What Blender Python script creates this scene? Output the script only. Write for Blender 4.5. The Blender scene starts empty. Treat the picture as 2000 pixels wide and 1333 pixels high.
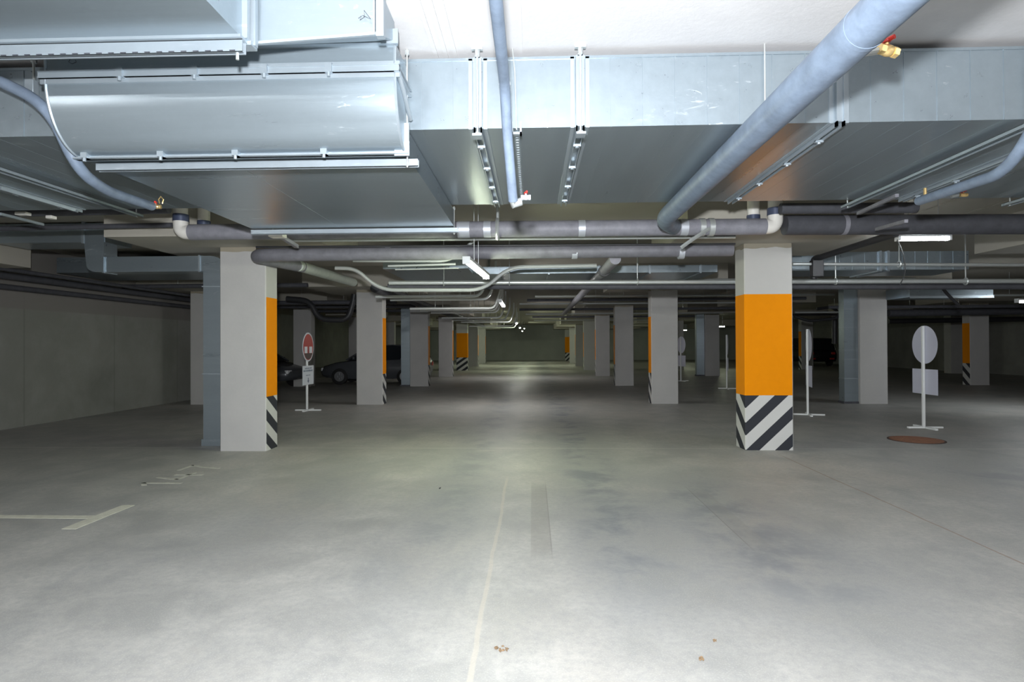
import bpy, math, random
from mathutils import Vector, Matrix
random.seed(4)
C = bpy.context.scene.collection
SC = bpy.context.scene

# ------------------------------------------------------------------ camera
F = 1150.0
YAW, PITCH, ROLL = math.atan(40 / F), math.atan(7.5 / F), 0.0045
EYE = 1.5
cd = bpy.data.cameras.new('camera'); cam = bpy.data.objects.new('camera', cd); C.objects.link(cam)
cd.sensor_width = 36.0; cd.lens = F / 2000 * 36.0; cd.clip_start = 0.05; cd.clip_end = 200
cam.matrix_world = (Matrix.Translation((0, 0, EYE)) @ Matrix.Rotation(YAW, 4, 'Z') @
                    Matrix.Rotation(math.pi / 2 + PITCH, 4, 'X') @ Matrix.Rotation(-ROLL, 4, 'Z'))
SC.camera = cam

def ray(px, py):
    x0 = (px - 1000) / F; z0 = (666.5 - py) / F; y = 1.0
    x = x0 * math.cos(ROLL) + z0 * math.sin(ROLL); z = -x0 * math.sin(ROLL) + z0 * math.cos(ROLL)
    y, z = y * math.cos(PITCH) - z * math.sin(PITCH), y * math.sin(PITCH) + z * math.cos(PITCH)
    x, y = x * math.cos(YAW) - y * math.sin(YAW), x * math.sin(YAW) + y * math.cos(YAW)
    return x, y, z
def aY(px, py, Y):
    """world point seen at a photo pixel, at distance Y down the lane"""
    r = ray(px, py); t = Y / r[1]; return Vector((r[0] * t, Y, EYE + r[2] * t))
def aZ(px, py, Z):
    r = ray(px, py); t = (Z - EYE) / r[2]; return Vector((r[0] * t, r[1] * t, Z))

# ------------------------------------------------------------------ materials
def nt(name):
    m = bpy.data.materials.new(name); m.use_nodes = True
    n = m.node_tree; b = n.nodes['Principled BSDF']
    return m, n, b
def simple(name, col, rough=0.5, metal=0.0, emit=None, strength=0.0, var=0.0, scale=6.0, bump=0.0, spec=None):
    m, n, b = nt(name)
    b.inputs['Base Color'].default_value = (*col, 1); b.inputs['Roughness'].default_value = rough
    b.inputs['Metallic'].default_value = metal
    if spec is not None: b.inputs['Specular IOR Level'].default_value = spec
    if emit:
        b.inputs['Emission Color'].default_value = (*emit, 1); b.inputs['Emission Strength'].default_value = strength
    if var or bump:
        tc = n.nodes.new('ShaderNodeTexCoord'); no = n.nodes.new('ShaderNodeTexNoise')
        no.inputs['Scale'].default_value = scale; no.inputs['Detail'].default_value = 6; no.inputs['Roughness'].default_value = 0.65
        n.links.new(tc.outputs['Object'], no.inputs['Vector'])
        if var:
            r = n.nodes.new('ShaderNodeValToRGB')
            r.color_ramp.elements[0].position = 0.3; r.color_ramp.elements[1].position = 0.7
            r.color_ramp.elements[0].color = (*[c * (1 - var) for c in col], 1)
            r.color_ramp.elements[1].color = (*[min(1, c * (1 + var)) for c in col], 1)
            n.links.new(no.outputs['Fac'], r.inputs['Fac']); n.links.new(r.outputs['Color'], b.inputs['Base Color'])
        if bump:
            bp = n.nodes.new('ShaderNodeBump'); bp.inputs['Strength'].default_value = bump; bp.inputs['Distance'].default_value = 0.01
            n.links.new(no.outputs['Fac'], bp.inputs['Height']); n.links.new(bp.outputs['Normal'], b.inputs['Normal'])
    return m

def N(n, t, **kw):
    x = n.nodes.new(t)
    for k, v in kw.items():
        if k.startswith('i_'): x.inputs[k[2:].replace('_', ' ')].default_value = v
        else: setattr(x, k, v)
    return x
def math_(n, op, a, b=None, clamp=False):
    x = n.nodes.new('ShaderNodeMath'); x.operation = op; x.use_clamp = clamp
    for i, v in enumerate((a, b)):
        if v is None: continue
        if isinstance(v, (int, float)): x.inputs[i].default_value = v
        else: n.links.new(v, x.inputs[i])
    return x.outputs[0]
def mixc(n, fac, a, b):
    x = n.nodes.new('ShaderNodeMix'); x.data_type = 'RGBA'
    for i, v in ((0, fac), (6, a), (7, b)):
        if isinstance(v, (int, float)): x.inputs[i].default_value = v
        elif isinstance(v, tuple): x.inputs[i].default_value = (*v, 1)
        else: n.links.new(v, x.inputs[i])
    return x.outputs[2]
def noise(n, vec, scale, detail=5, rough=0.6, dist=0.0):
    x = N(n, 'ShaderNodeTexNoise'); x.inputs['Scale'].default_value = scale; x.inputs['Detail'].default_value = detail
    x.inputs['Roughness'].default_value = rough; x.inputs['Distortion'].default_value = dist
    n.links.new(vec, x.inputs['Vector']); return x.outputs['Fac']
def mapped(n, src, scale=(1, 1, 1), loc=(0, 0, 0)):
    x = N(n, 'ShaderNodeMapping'); x.inputs['Scale'].default_value = scale; x.inputs['Location'].default_value = loc
    n.links.new(src, x.inputs['Vector']); return x.outputs[0]
def smooth(n, v, lo, hi):
    x = N(n, 'ShaderNodeMapRange', interpolation_type='SMOOTHSTEP')
    x.inputs['From Min'].default_value = lo; x.inputs['From Max'].default_value = hi
    n.links.new(v, x.inputs['Value']); return x.outputs[0]

def galvanized(name, base=(0.335, 0.395, 0.44), rough=0.30, metal=0.68, streak=(0.4, 6, 6), scratch=0.3):
    m, n, b = nt(name)
    o = N(n, 'ShaderNodeTexCoord').outputs['Object']
    st = noise(n, mapped(n, o, streak), 1.6, 5, 0.6)
    sp = noise(n, o, 30, 3, 0.6)
    big = noise(n, o, 1.3, 4, 0.6)
    c = mixc(n, smooth(n, st, 0.3, 0.7), tuple(x * 0.94 for x in base), base)
    c = mixc(n, math_(n, 'MULTIPLY', smooth(n, sp, 0.45, 0.7), 0.12), c, tuple(min(1, x * 1.12) for x in base))
    sc = noise(n, mapped(n, o, (3, 22, 9)), 1.5, 6, 0.7, 1.2)
    msk = math_(n, 'MULTIPLY', smooth(n, sc, 0.60, 0.70), smooth(n, big, 0.43, 0.60))
    c = mixc(n, math_(n, 'MULTIPLY', msk, scratch), c, (0.82, 0.85, 0.86))
    n.links.new(c, b.inputs['Base Color'])
    r = math_(n, 'ADD', math_(n, 'MULTIPLY', st, 0.16), math_(n, 'ADD', math_(n, 'MULTIPLY', msk, 0.3), rough - 0.08))
    n.links.new(r, b.inputs['Roughness']); b.inputs['Metallic'].default_value = metal
    bp = N(n, 'ShaderNodeBump'); bp.inputs['Strength'].default_value = 0.06; bp.inputs['Distance'].default_value = 0.02
    n.links.new(st, bp.inputs['Height']); n.links.new(bp.outputs['Normal'], b.inputs['Normal'])
    return m

GALV = galvanized('galvanized_sheet')
GALVX = galvanized('galvanized_sheet_crosswise', streak=(0.35, 7, 7))
GALVY = galvanized('galvanized_sheet_lengthwise', streak=(7, 0.35, 7))
GALVF = galvanized('galvanized_profile', base=(0.37, 0.425, 0.47), rough=0.42, metal=0.55, streak=(2, 2, 2), scratch=0.2)
ZINCL = simple('bright_zinc_tube', (0.68, 0.71, 0.70), 0.4, 0.35)
ZINC = simple('zinc_tube', (0.55, 0.58, 0.58), 0.38, 0.6)
INSUL = simple('blue_grey_insulation', (0.155, 0.198, 0.265), 0.48, 0, var=0.22, scale=9, bump=0.25)
INSUL2 = simple('mauve_grey_insulation', (0.205, 0.205, 0.235), 0.55, 0, var=0.18, scale=8, bump=0.2)
INSUL4 = simple('grey_insulation', (0.15, 0.15, 0.172), 0.55, 0, var=0.2, scale=8, bump=0.2)
INSUL3 = simple('charcoal_insulation', (0.062, 0.064, 0.076), 0.7, 0, var=0.2, scale=8, bump=0.2)
GREENP = simple('pale_plastic_pipe', (0.42, 0.46, 0.42), 0.5, 0, var=0.1)
BLACKP = simple('black_plastic', (0.025, 0.026, 0.03), 0.45)
TAPE = simple('silver_tape', (0.55, 0.58, 0.64), 0.4, 0.5)
PVC = simple('white_pvc', (0.72, 0.70, 0.66), 0.4)
CLAMP = simple('dark_blue_rubber_clamp', (0.06, 0.075, 0.13), 0.4, 0.2)
BRASS = simple('brass', (0.80, 0.58, 0.26), 0.3, 0.75)
REDP = simple('red_enamel', (0.62, 0.03, 0.02), 0.35)
WHITEP = simple('white_paint', (0.74, 0.76, 0.76), 0.5)
SIGNBACK = simple('sign_back', (0.56, 0.57, 0.68), 0.45, 0.1)
SIGNW = simple('sign_white', (0.62, 0.66, 0.70), 0.4)
SIGNR = simple('sign_red', (0.36, 0.028, 0.022), 0.4)
SIGND = simple('sign_dark', (0.06, 0.035, 0.03), 0.4)
INK = simple('black_ink', (0.03, 0.03, 0.04), 0.6)
HOUSE = simple('lamp_housing', (0.6, 0.62, 0.62), 0.5)
TUBE = simple('lamp_diffuser', (0.9, 0.95, 0.92), 0.4, emit=(0.91, 1.0, 0.72), strength=85.0)
TUBEN = simple('neutral_lamp_diffuser', (0.9, 0.95, 0.95), 0.4, emit=(1.0, 0.985, 0.96), strength=85.0)
TUBE2 = simple('cool_lamp_diffuser', (0.9, 0.92, 0.95), 0.4, emit=(0.92, 0.97, 1.0), strength=80.0)
MARK = simple('faded_line_paint', (0.54, 0.53, 0.45), 0.6, var=0.14, scale=14)
MARKF = simple('worn_number_paint', (0.49, 0.485, 0.43), 0.6, var=0.2, scale=14)
RUST = simple('rusted_iron', (0.27, 0.13, 0.075), 0.8, 0.2, var=0.35, scale=18, bump=0.4)
RUSTD = simple('dark_rust_edge', (0.06, 0.035, 0.028), 0.85)
LEAF = simple('dry_leaf', (0.21, 0.14, 0.08), 0.8, var=0.3, scale=40)
CARP = simple('dark_car_paint', (0.075, 0.08, 0.09), 0.25, 0.2)
CARB = simple('black_car_paint', (0.010, 0.010, 0.013), 0.25, 0.2)
GLASS = simple('car_glass', (0.015, 0.018, 0.022), 0.06)
TYRE = simple('tyre_rubber', (0.015, 0.015, 0.016), 0.8)
RIM = simple('alloy_rim', (0.30, 0.31, 0.33), 0.3, 0.8)
LENS = simple('headlamp_lens', (0.85, 0.87, 0.9), 0.08, 0.2)
REDL = simple('tail_lamp_red', (0.45, 0.03, 0.02), 0.2)
ENDW = simple('painted_end_wall', (0.38, 0.40, 0.37), 0.7, var=0.1, scale=0.8)

def concrete_floor():
    m, n, b = nt('polished_concrete_floor')
    o = N(n, 'ShaderNodeTexCoord').outputs['Object']
    big = noise(n, o, 0.45, 6, 0.62, 0.4); mid = noise(n, o, 1.7, 7, 0.66, 0.3); fine = noise(n, o, 22, 6, 0.7)
    vfine = noise(n, o, 120, 3, 0.6)
    swirl = noise(n, mapped(n, o, (1.3, 0.7, 1)), 1.2, 7, 0.7, 0.7)
    c = mixc(n, smooth(n, mid, 0.3, 0.72), (0.285, 0.284, 0.270), (0.435, 0.424, 0.398))
    c = mixc(n, math_(n, 'MULTIPLY', smooth(n, big, 0.48, 0.68), 0.55), c, (0.47, 0.44, 0.40))
    c = mixc(n, math_(n, 'MULTIPLY', smooth(n, swirl, 0.50, 0.72), 0.45), c, (0.225, 0.235, 0.238))
    c = mixc(n, math_(n, 'MULTIPLY', smooth(n, fine, 0.35, 0.70), 0.5), c, (0.26, 0.265, 0.265))
    c = mixc(n, math_(n, 'MULTIPLY', smooth(n, vfine, 0.50, 0.75), 0.4), c, (0.56, 0.55, 0.52))
    sep = N(n, 'ShaderNodeSeparateXYZ'); n.links.new(o, sep.inputs[0]); X, Y = sep.outputs[0], sep.outputs[1]
    def box(x0, x1, y0, y1, s=0.02, sy=0.25, slope=0.0):
        xx = math_(n, 'ADD', X, math_(n, 'MULTIPLY', Y, -slope)) if slope else X
        a = math_(n, 'MULTIPLY', smooth(n, xx, x0 - s, x0 + s), math_(n, 'SUBTRACT', 1.0, smooth(n, xx, x1 - s, x1 + s)))
        d = math_(n, 'MULTIPLY', smooth(n, Y, y0 - sy, y0 + sy), math_(n, 'SUBTRACT', 1.0, smooth(n, Y, y1 - sy, y1 + sy)))
        return math_(n, 'MULTIPLY', a, d)
    # dusty tyre tracks down the lane, worn wider where cars turn
    for x0, x1, y0, y1, k, s, sy in ((-1.05, -0.45, 3.6, 60, .22, .3, 1.0), (0.35, 1.0, 3.4, 60, .30, .3, 1.0),
                                     (1.2, 2.2, 3.2, 6.6, .30, .5, 1.0), (-2.6, -1.9, 4.2, 7.5, .16, .4, 1.0), (4.6, 6.6, 4.6, 7.6, .22, .8, .9)):
        msk = math_(n, 'MULTIPLY', box(x0, x1, y0, y1, s, sy), math_(n, 'MULTIPLY', smooth(n, mid, 0.35, 0.62), k * 3.4), True)
        c = mixc(n, msk, c, (0.205, 0.215, 0.225))
    # repair strips cut into the slab
    c = mixc(n, math_(n, 'MULTIPLY', box(-0.02, 0.13, 4.25, 6.35, .006, .2), 0.45), c, (0.235, 0.225, 0.205))
    c = mixc(n, math_(n, 'MULTIPLY', box(0.128, 0.138, 4.25, 6.35, .003, .2), 0.5), c, (0.16, 0.155, 0.14))
    c = mixc(n, math_(n, 'MULTIPLY', box(1.60, 1.76, 4.4, 6.15, .008, .2), 0.40), c, (0.23, 0.23, 0.22))
    c = mixc(n, math_(n, 'MULTIPLY', box(1.592, 1.602, 4.4, 6.15, .003, .2), 0.6), c, (0.15, 0.15, 0.14))
    # saw-cut joints and faint painted guide lines
    wob = math_(n, 'MULTIPLY', math_(n, 'SUBTRACT', noise(n, o, 1.1, 3), 0.5), 0.05)
    Xw = math_(n, 'ADD', X, wob)
    def line_x(x, w, col, k, y0, y1):
        nonlocal c
        a = math_(n, 'SUBTRACT', 1.0, smooth(n, math_(n, 'ABSOLUTE', math_(n, 'SUBTRACT', Xw, x)), w * 0.5, w), True)
        a = math_(n, 'MULTIPLY', a, math_(n, 'MULTIPLY', smooth(n, Y, y0 - .2, y0 + .2), math_(n, 'SUBTRACT', 1.0, smooth(n, Y, y1 - .2, y1 + .2))))
        c = mixc(n, math_(n, 'MULTIPLY', a, k), c, col)
    def line_y(y, w, col, k):
        nonlocal c
        a = math_(n, 'SUBTRACT', 1.0, smooth(n, math_(n, 'ABSOLUTE', math_(n, 'SUBTRACT', Y, y)), w * 0.5, w), True)
        c = mixc(n, math_(n, 'MULTIPLY', a, k), c, col)
    line_x(-0.29, 0.018, (0.50, 0.45, 0.37), 0.4, 1.0, 6.6)
    line_x(3.32, 0.012, (0.25, 0.18, 0.13), 0.7, 1.5, 8.0)
    line_x(-4.14, 0.012, (0.25, 0.22, 0.18), 0.5, 9.0, 40)
    line_x(3.32, 0.012, (0.25, 0.22, 0.18), 0.5, 9.0, 40)
    for y in (8.55, 15.1, 21.6): line_y(y, 0.018, (0.55, 0.54, 0.50), 0.6)
    n.links.new(c, b.inputs['Base Color'])
    r = math_(n, 'ADD', math_(n, 'MULTIPLY', mid, 0.25), 0.34); r = math_(n, 'ADD', r, math_(n, 'MULTIPLY', swirl, 0.08))
    n.links.new(r, b.inputs['Roughness']); b.inputs['Specular IOR Level'].default_value = 0.30
    bp = N(n, 'ShaderNodeBump'); bp.inputs['Strength'].default_value = 0.12; bp.inputs['Distance'].default_value = 0.01
    n.links.new(fine, bp.inputs['Height']); n.links.new(bp.outputs['Normal'], b.inputs['Normal'])
    return m
FLOOR = concrete_floor()

def concrete(name, a, bcol, panels=False, scale=1.0, head=False, bare_y=None):
    m, n, b = nt(name)
    o = N(n, 'ShaderNodeTexCoord').outputs['Object']
    big = noise(n, o, 0.8 * scale, 6, 0.65, 0.3); fine = noise(n, o, 26, 5, 0.7)
    c = mixc(n, smooth(n, big, 0.32, 0.7), a, bcol)
    c = mixc(n, math_(n, 'MULTIPLY', fine, 0.3), c, tuple(x * 0.8 for x in a))
    if panels:
        sep = N(n, 'ShaderNodeSeparateXYZ'); n.links.new(o, sep.inputs[0])
        d = math_(n, 'ABSOLUTE', math_(n, 'SUBTRACT', math_(n, 'FRACT', math_(n, 'MULTIPLY', sep.outputs[1], 1 / 2.4)), 0.5))
        c = mixc(n, math_(n, 'MULTIPLY', math_(n, 'SUBTRACT', 1.0, smooth(n, d, 0.002, 0.012)), 0.4), c, tuple(x * 0.6 for x in a))
        # bare unpainted concrete above the painted dado
        c = mixc(n, math_(n, 'MULTIPLY', smooth(n, sep.outputs[2], 2.20, 2.23), 0.8), c, (0.20, 0.185, 0.175))
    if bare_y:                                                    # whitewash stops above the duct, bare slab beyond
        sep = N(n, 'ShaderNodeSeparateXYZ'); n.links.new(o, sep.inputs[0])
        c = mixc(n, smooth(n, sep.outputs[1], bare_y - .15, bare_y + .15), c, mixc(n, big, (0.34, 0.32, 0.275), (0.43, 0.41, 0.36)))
    if head:
        sep = N(n, 'ShaderNodeSeparateXYZ'); n.links.new(o, sep.inputs[0])
        e = math_(n, 'ADD', sep.outputs[2], math_(n, 'MULTIPLY', math_(n, 'SUBTRACT', noise(n, o, 2.5, 2), 0.5), 0.08))
        c = mixc(n, math_(n, 'GREATER_THAN', e, 2.855), c, (0.30, 0.27, 0.21))
    n.links.new(c, b.inputs['Base Color']); b.inputs['Roughness'].default_value = 0.75
    bp = N(n, 'ShaderNodeBump'); bp.inputs['Strength'].default_value = 0.25; bp.inputs['Distance'].default_value = 0.006
    n.links.new(fine, bp.inputs['Height']); n.links.new(bp.outputs['Normal'], b.inputs['Normal'])
    return m
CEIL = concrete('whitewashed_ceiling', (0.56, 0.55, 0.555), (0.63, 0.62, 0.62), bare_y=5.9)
WALL = concrete('left_wall_concrete', (0.22, 0.225, 0.20), (0.28, 0.285, 0.26), panels=True)
WALLD = concrete('rear_wall_concrete', (0.22, 0.22, 0.21), (0.30, 0.30, 0.28))
COL = concrete('column_grey_paint', (0.43, 0.425, 0.42), (0.47, 0.465, 0.455), scale=1.5, head=True)

def banded(name, kx, ky, per, off, duty):
    """orange band over black and white diagonal stripes; measured from the column's own corner"""
    m, n, b = nt(name)
    o = N(n, 'ShaderNodeTexCoord').outputs['Object']
    sep = N(n, 'ShaderNodeSeparateXYZ'); n.links.new(o, sep.inputs[0])
    X, Y, Z = sep.outputs
    fine = noise(n, o, 9, 5, 0.6)
    v = math_(n, 'ADD', Z, math_(n, 'ADD', math_(n, 'MULTIPLY', X, kx), math_(n, 'MULTIPLY', Y, ky)))
    f = math_(n, 'FRACT', math_(n, 'MULTIPLY', math_(n, 'ADD', v, 4.0 * per + off), 1 / per))
    blk = math_(n, 'LESS_THAN', f, duty)
    st = mixc(n, blk, (0.52, 0.52, 0.51), (0.035, 0.037, 0.045))
    org = mixc(n, fine, (0.70, 0.225, 0.0), (0.78, 0.26, 0.0))
    c = mixc(n, math_(n, 'GREATER_THAN', Z, 0.772), st, org)
    wh = mixc(n, fine, (0.45, 0.445, 0.435), (0.48, 0.475, 0.46))
    c = mixc(n, math_(n, 'GREATER_THAN', Z, 2.20), c, wh)
    bare = mixc(n, fine, (0.27, 0.25, 0.20), (0.31, 0.28, 0.22))
    edge = math_(n, 'ADD', Z, math_(n, 'MULTIPLY', math_(n, 'SUBTRACT', noise(n, o, 3.0, 2), 0.5), 0.10))
    c = mixc(n, math_(n, 'GREATER_THAN', edge, 2.86), c, bare)
    n.links.new(c, b.inputs['Base Color']); b.inputs['Roughness'].default_value = 0.7; b.inputs['Specular IOR Level'].default_value = 0.12
    bp = N(n, 'ShaderNodeBump'); bp.inputs['Strength'].default_value = 0.15; bp.inputs['Distance'].default_value = 0.006
    n.links.new(noise(n, o, 40, 3), bp.inputs['Height']); n.links.new(bp.outputs['Normal'], b.inputs['Normal'])
    return m
BANDR = banded('warning_bands_rising_right', -0.95, -0.85, 0.385, 0.185, 0.47)
BANDL = banded('warning_bands_falling_back', -0.7, 0.7, 0.33, 0.215, 0.5)

# ------------------------------------------------------------------ mesh builder
class MB:
    def __init__(s): s.v = []; s.f = []; s.m = []
    def add(s, vs, fs, mi=0):
        o = len(s.v); s.v += [Vector(v) for v in vs]; s.f += [[i + o for i in f] for f in fs]; s.m += [mi] * len(fs); return s
    def box(s, x0, x1, y0, y1, z0, z1, mi=0):
        vs = [(x, y, z) for z in (z0, z1) for y in (y0, y1) for x in (x0, x1)]
        return s.add(vs, [(0, 2, 3, 1), (4, 5, 7, 6), (0, 1, 5, 4), (2, 6, 7, 3), (0, 4, 6, 2), (1, 3, 7, 5)], mi)
    def bx(s, c, d, mi=0):
        return s.box(c[0] - d[0] / 2, c[0] + d[0] / 2, c[1] - d[1] / 2, c[1] + d[1] / 2, c[2] - d[2] / 2, c[2] + d[2] / 2, mi)
    def tube(s, pts, r, seg=14, mi=0, cap=True):
        pts = [Vector(p) for p in pts]; k = len(pts)
        rs = r if isinstance(r, (list, tuple)) else [r] * k
        t = []
        for i in range(k):
            a = pts[max(0, i - 1)]; b = pts[min(k - 1, i + 1)]; d = (b - a)
            t.append(d.normalized() if d.length > 1e-9 else Vector((0, 0, 1)))
        u = t[0].orthogonal().normalized(); vs = []
        for i in range(k):
            u = (u - t[i] * u.dot(t[i])); u = u.normalized() if u.length > 1e-6 else t[i].orthogonal().normalized()
            w = t[i].cross(u)
            for j in range(seg):
                a = 2 * math.pi * j / seg
                vs.append(pts[i] + (u * math.cos(a) + w * math.sin(a)) * rs[i])
        fs = []
        for i in range(k - 1):
            for j in range(seg):
                j2 = (j + 1) % seg
                fs.append((i * seg + j, i * seg + j2, (i + 1) * seg + j2, (i + 1) * seg + j))
        if cap:
            fs.append(tuple(range(seg - 1, -1, -1))); fs.append(tuple((k - 1) * seg + j for j in range(seg)))
        return s.add(vs, fs, mi)
    def cyl(s, a, b, r, seg=16, mi=0): return s.tube([a, b], r, seg, mi)
    def prism(s, poly, axis, a, b, mi=0):
        """polygon of 2-D points extruded along an axis (0 x, 1 y, 2 z)"""
        def p(q, t):
            q = list(q); q.insert(axis, t); return tuple(q)
        k = len(poly); vs = [p(q, a) for q in poly] + [p(q, b) for q in poly]
        fs = [(i, (i + 1) % k, k + (i + 1) % k, k + i) for i in range(k)] + [tuple(range(k - 1, -1, -1)), tuple(range(k, 2 * k))]
        return s.add(vs, fs, mi)
    def build(s, name, mats, parent=None, at=None, smooth=True, bevel=0.0, angle=35):
        me = bpy.data.meshes.new(name)
        off = Vector(at) if at is not None else (Vector(parent.location) if parent is not None and parent.get('_local') is None else Vector((0, 0, 0)))
        if parent is not None and at is None:
            p = parent
            off = Vector((0, 0, 0))
            while p is not None:
                if p.get('_local'): off = Vector((0, 0, 0)); break
                off += Vector(p.location); p = p.parent
        me.from_pydata([v - off for v in s.v], [], s.f)
        mats = mats if isinstance(mats, (list, tuple)) else [mats]
        for m in mats: me.materials.append(m)
        for p, mi in zip(me.polygons, s.m): p.material_index = mi
        import bmesh
        bm = bmesh.new(); bm.from_mesh(me); bmesh.ops.recalc_face_normals(bm, faces=bm.faces); bm.to_mesh(me); bm.free()
        if smooth:
            for p in me.polygons: p.use_smooth = True
            me.set_sharp_from_angle(angle=math.radians(angle))
        o = bpy.data.objects.new(name, me); C.objects.link(o)
        if parent is not None: o.parent = parent
        elif at is not None: o.location = at
        if bevel:
            md = o.modifiers.new('bevel', 'BEVEL'); md.width = bevel; md.segments = 2; md.limit_method = 'ANGLE'
        return o

def fillet(pts, r, n=7):
    pts = [Vector(p) for p in pts]; out = [pts[0]]
    for i in range(1, len(pts) - 1):
        a, b, c = pts[i - 1], pts[i], pts[i + 1]
        d1 = (a - b); d2 = (c - b); rr = min(r, d1.length * 0.49, d2.length * 0.49)
        p = b + d1.normalized() * rr; q = b + d2.normalized() * rr
        for k in range(n + 1):
            t = k / n; out.append(p * (1 - t) ** 2 + b * 2 * t * (1 - t) + q * t * t)
    out.append(pts[-1]); return out

def tag(o, label=None, cat=None, group=None, kind=None):
    if label: o['label'] = label
    if cat: o['category'] = cat
    if group: o['group'] = group
    if kind: o['kind'] = kind
    return o
def empty(name, loc, label, cat, group=None, rz=0.0, local=False):
    o = bpy.data.objects.new(name, None); C.objects.link(o); o.location = loc; o.rotation_euler = (0, 0, rz); o.empty_display_size = 0.2
    if local: o['_local'] = 1
    return tag(o, label, cat, group)
def copy_tree(o, parent=None):
    c = o.copy(); C.objects.link(c); c.parent = parent
    for ch in list(o.children): copy_tree(ch, c)
    return c

# ------------------------------------------------------------------ setting
ZC = 3.40
ROW0, PITCH_Y = 8.33, 6.535
rows = [ROW0 + PITCH_Y * i for i in range(8)]
CW, CDP = 0.67, 0.38
LINES = {'LL': -8.81, 'L': -4.47, 'R': 2.99, 'RR': 8.10, 'RRR': 15.48}
YEND = 57.0

tag(MB().box(-15.2, 22.4, -9.2, YEND + .2, -0.2, 0.0).build('floor', FLOOR, smooth=False), kind='structure')
mb = MB().box(-15.2, 22.4, -9.2, YEND + .2, ZC, ZC + .25)
for ln, x in LINES.items():
    for i, y in enumerate(rows):
        if ln == 'LL' and i == 0: mb.box(-9.6, -8.42, 7.4, 9.6, 2.83, ZC + .01); continue
        x0 = x - 1.05 if ln != 'LL' else -9.6
        mb.box(x0, x + CW + 0.92, y - 0.93, y + CDP + 0.92, 2.915, ZC + .01)
for x in (-0.622, -0.557, -0.496, -0.068):                       # board marks left standing in the slab
    mb.box(x - .014, x + .014, 0.6, 3.95, ZC - .008, ZC + .01)
for x in (5.6, 6.35):
    mb.box(x - .02, x + .02, 7.0, 10.0, ZC - .02, ZC + .01)
tag(mb.build('ceiling', CEIL, smooth=False), kind='structure')
tag(MB().box(-9.85, -9.6, -9.2, 18.0, 0, ZC).box(-15.2, -9.6, 17.75, 18.0, 0, ZC).build('wall_left', WALL, smooth=False), kind='structure')
tag(MB().box(-15.2, -14.95, 18.0, YEND, 0, ZC).build('wall_left_rear', WALLD, smooth=False), kind='structure')
tag(MB().box(22.2, 22.4, -9.2, YEND, 0, ZC).build('wall_right', WALLD, smooth=False), kind='structure')
tag(MB().box(-15.2, 22.4, YEND, YEND + .2, 0, ZC).build('wall_far', ENDW, smooth=False), kind='structure')
tag(MB().box(-15.2, 22.4, -9.2, -9.0, 0, ZC).build('wall_back', WALLD, smooth=False), kind='structure')

# ------------------------------------------------------------------ columns
def column(line, i, label, paint):
    x, y = LINES[line], rows[i]
    if line == 'L': y -= 0.06
    if line in ('R',): y += 0.08
    right = line in ('L',)
    org = Vector((x + CW if right else x, y, 0))
    b = 0.012
    h = 2.915
    pl = [(x + b, y), (x + CW - b, y), (x + CW, y + b), (x + CW, y + CDP - b), (x + CW - b, y + CDP), (x + b, y + CDP), (x, y + CDP - b), (x, y + b)]
    m = MB()
    k = len(pl)
    vs = [(p[0], p[1], 0) for p in pl] + [(p[0], p[1], h) for p in pl]
    names = ['front', 'c', 'right', 'c', 'back', 'c', 'left', 'c']
    for j in range(k):
        j2 = (j + 1) % k
        mi = 1 if names[j] in paint else 0
        if names[j] == 'c' and ((j == 1 and 'right' in paint and 'front' in paint) or (j == 7 and 'left' in paint and 'front' in paint)): mi = 1
        m.add([vs[j], vs[j2], vs[k + j2], vs[k + j]], [(0, 1, 2, 3)], mi)
    m.add(vs, [tuple(range(k - 1, -1, -1)), tuple(range(k, 2 * k))], 0)
    o = m.build('concrete_column', [COL, BANDL if right else BANDR], at=org, smooth=False)
    return tag(o, label, 'column', 'concrete columns of the garage')
ordn = ['nearest', 'second', 'third', 'fourth', 'fifth', 'sixth', 'seventh', 'eighth']
column('L', 0, 'grey column beside the tall flat duct, orange only on its lane side', ('right',))
column('R', 0, 'column with orange front face and black and white chevrons, nearest on the right', ('front', 'left'))
for i in range(1, 7):
    column('L', i, '%s grey column along the left edge of the central lane' % ordn[i] if i != 4 else 'fifth column along the left edge of the central lane, orange on its front',
           ('right', 'front') if i == 4 else ('right',))
for i in range(1, 7):
    column('R', i, '%s grey column along the right edge of the central lane, orange side strip' % ordn[i], ('left',))
column('R', 7, 'farthest small orange-fronted column by the far end wall', ('front', 'left'))
for i in (1, 2, 3, 4, 5):
    column('LL', i, ['', 'dim grey column at the left wall, seen just left of the tall flat duct', 'dim grey column behind the red round sign',
                     'dim grey column by the left wall behind the dark hatchback', 'fourth dim column along the left wall', 'fifth dim column along the left wall'][i], ())
for i in (1, 2, 3, 4, 5):
    column('RR', i, ['', 'grey column with a shiny flat duct on its left side', 'dim column hidden mostly by the orange fronted column', 'dim brown-grey column with a narrow duct, deep right of the lane',
                     'fourth column of the row between the two right lanes', 'fifth column of the row between the two right lanes'][i], ())
for i in (2, 3, 4):
    column('RRR', i, ['', '', 'grey column with orange and striped side at the far right', 'column in the far right row behind the shiny duct column',
                      'narrow dim column just right of the orange fronted column'][i], ('left',))
p = aZ(1860, 730, 0)
m = MB().box(p.x - .05, p.x + .55, p.y, p.y + .5, 0, 2.915)
tag(m.build('concrete_column', COL, at=(p.x, p.y, 0), smooth=False, bevel=.01), 'thin pale column standing behind the far right striped column', 'column', 'concrete columns of the garage')

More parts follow.
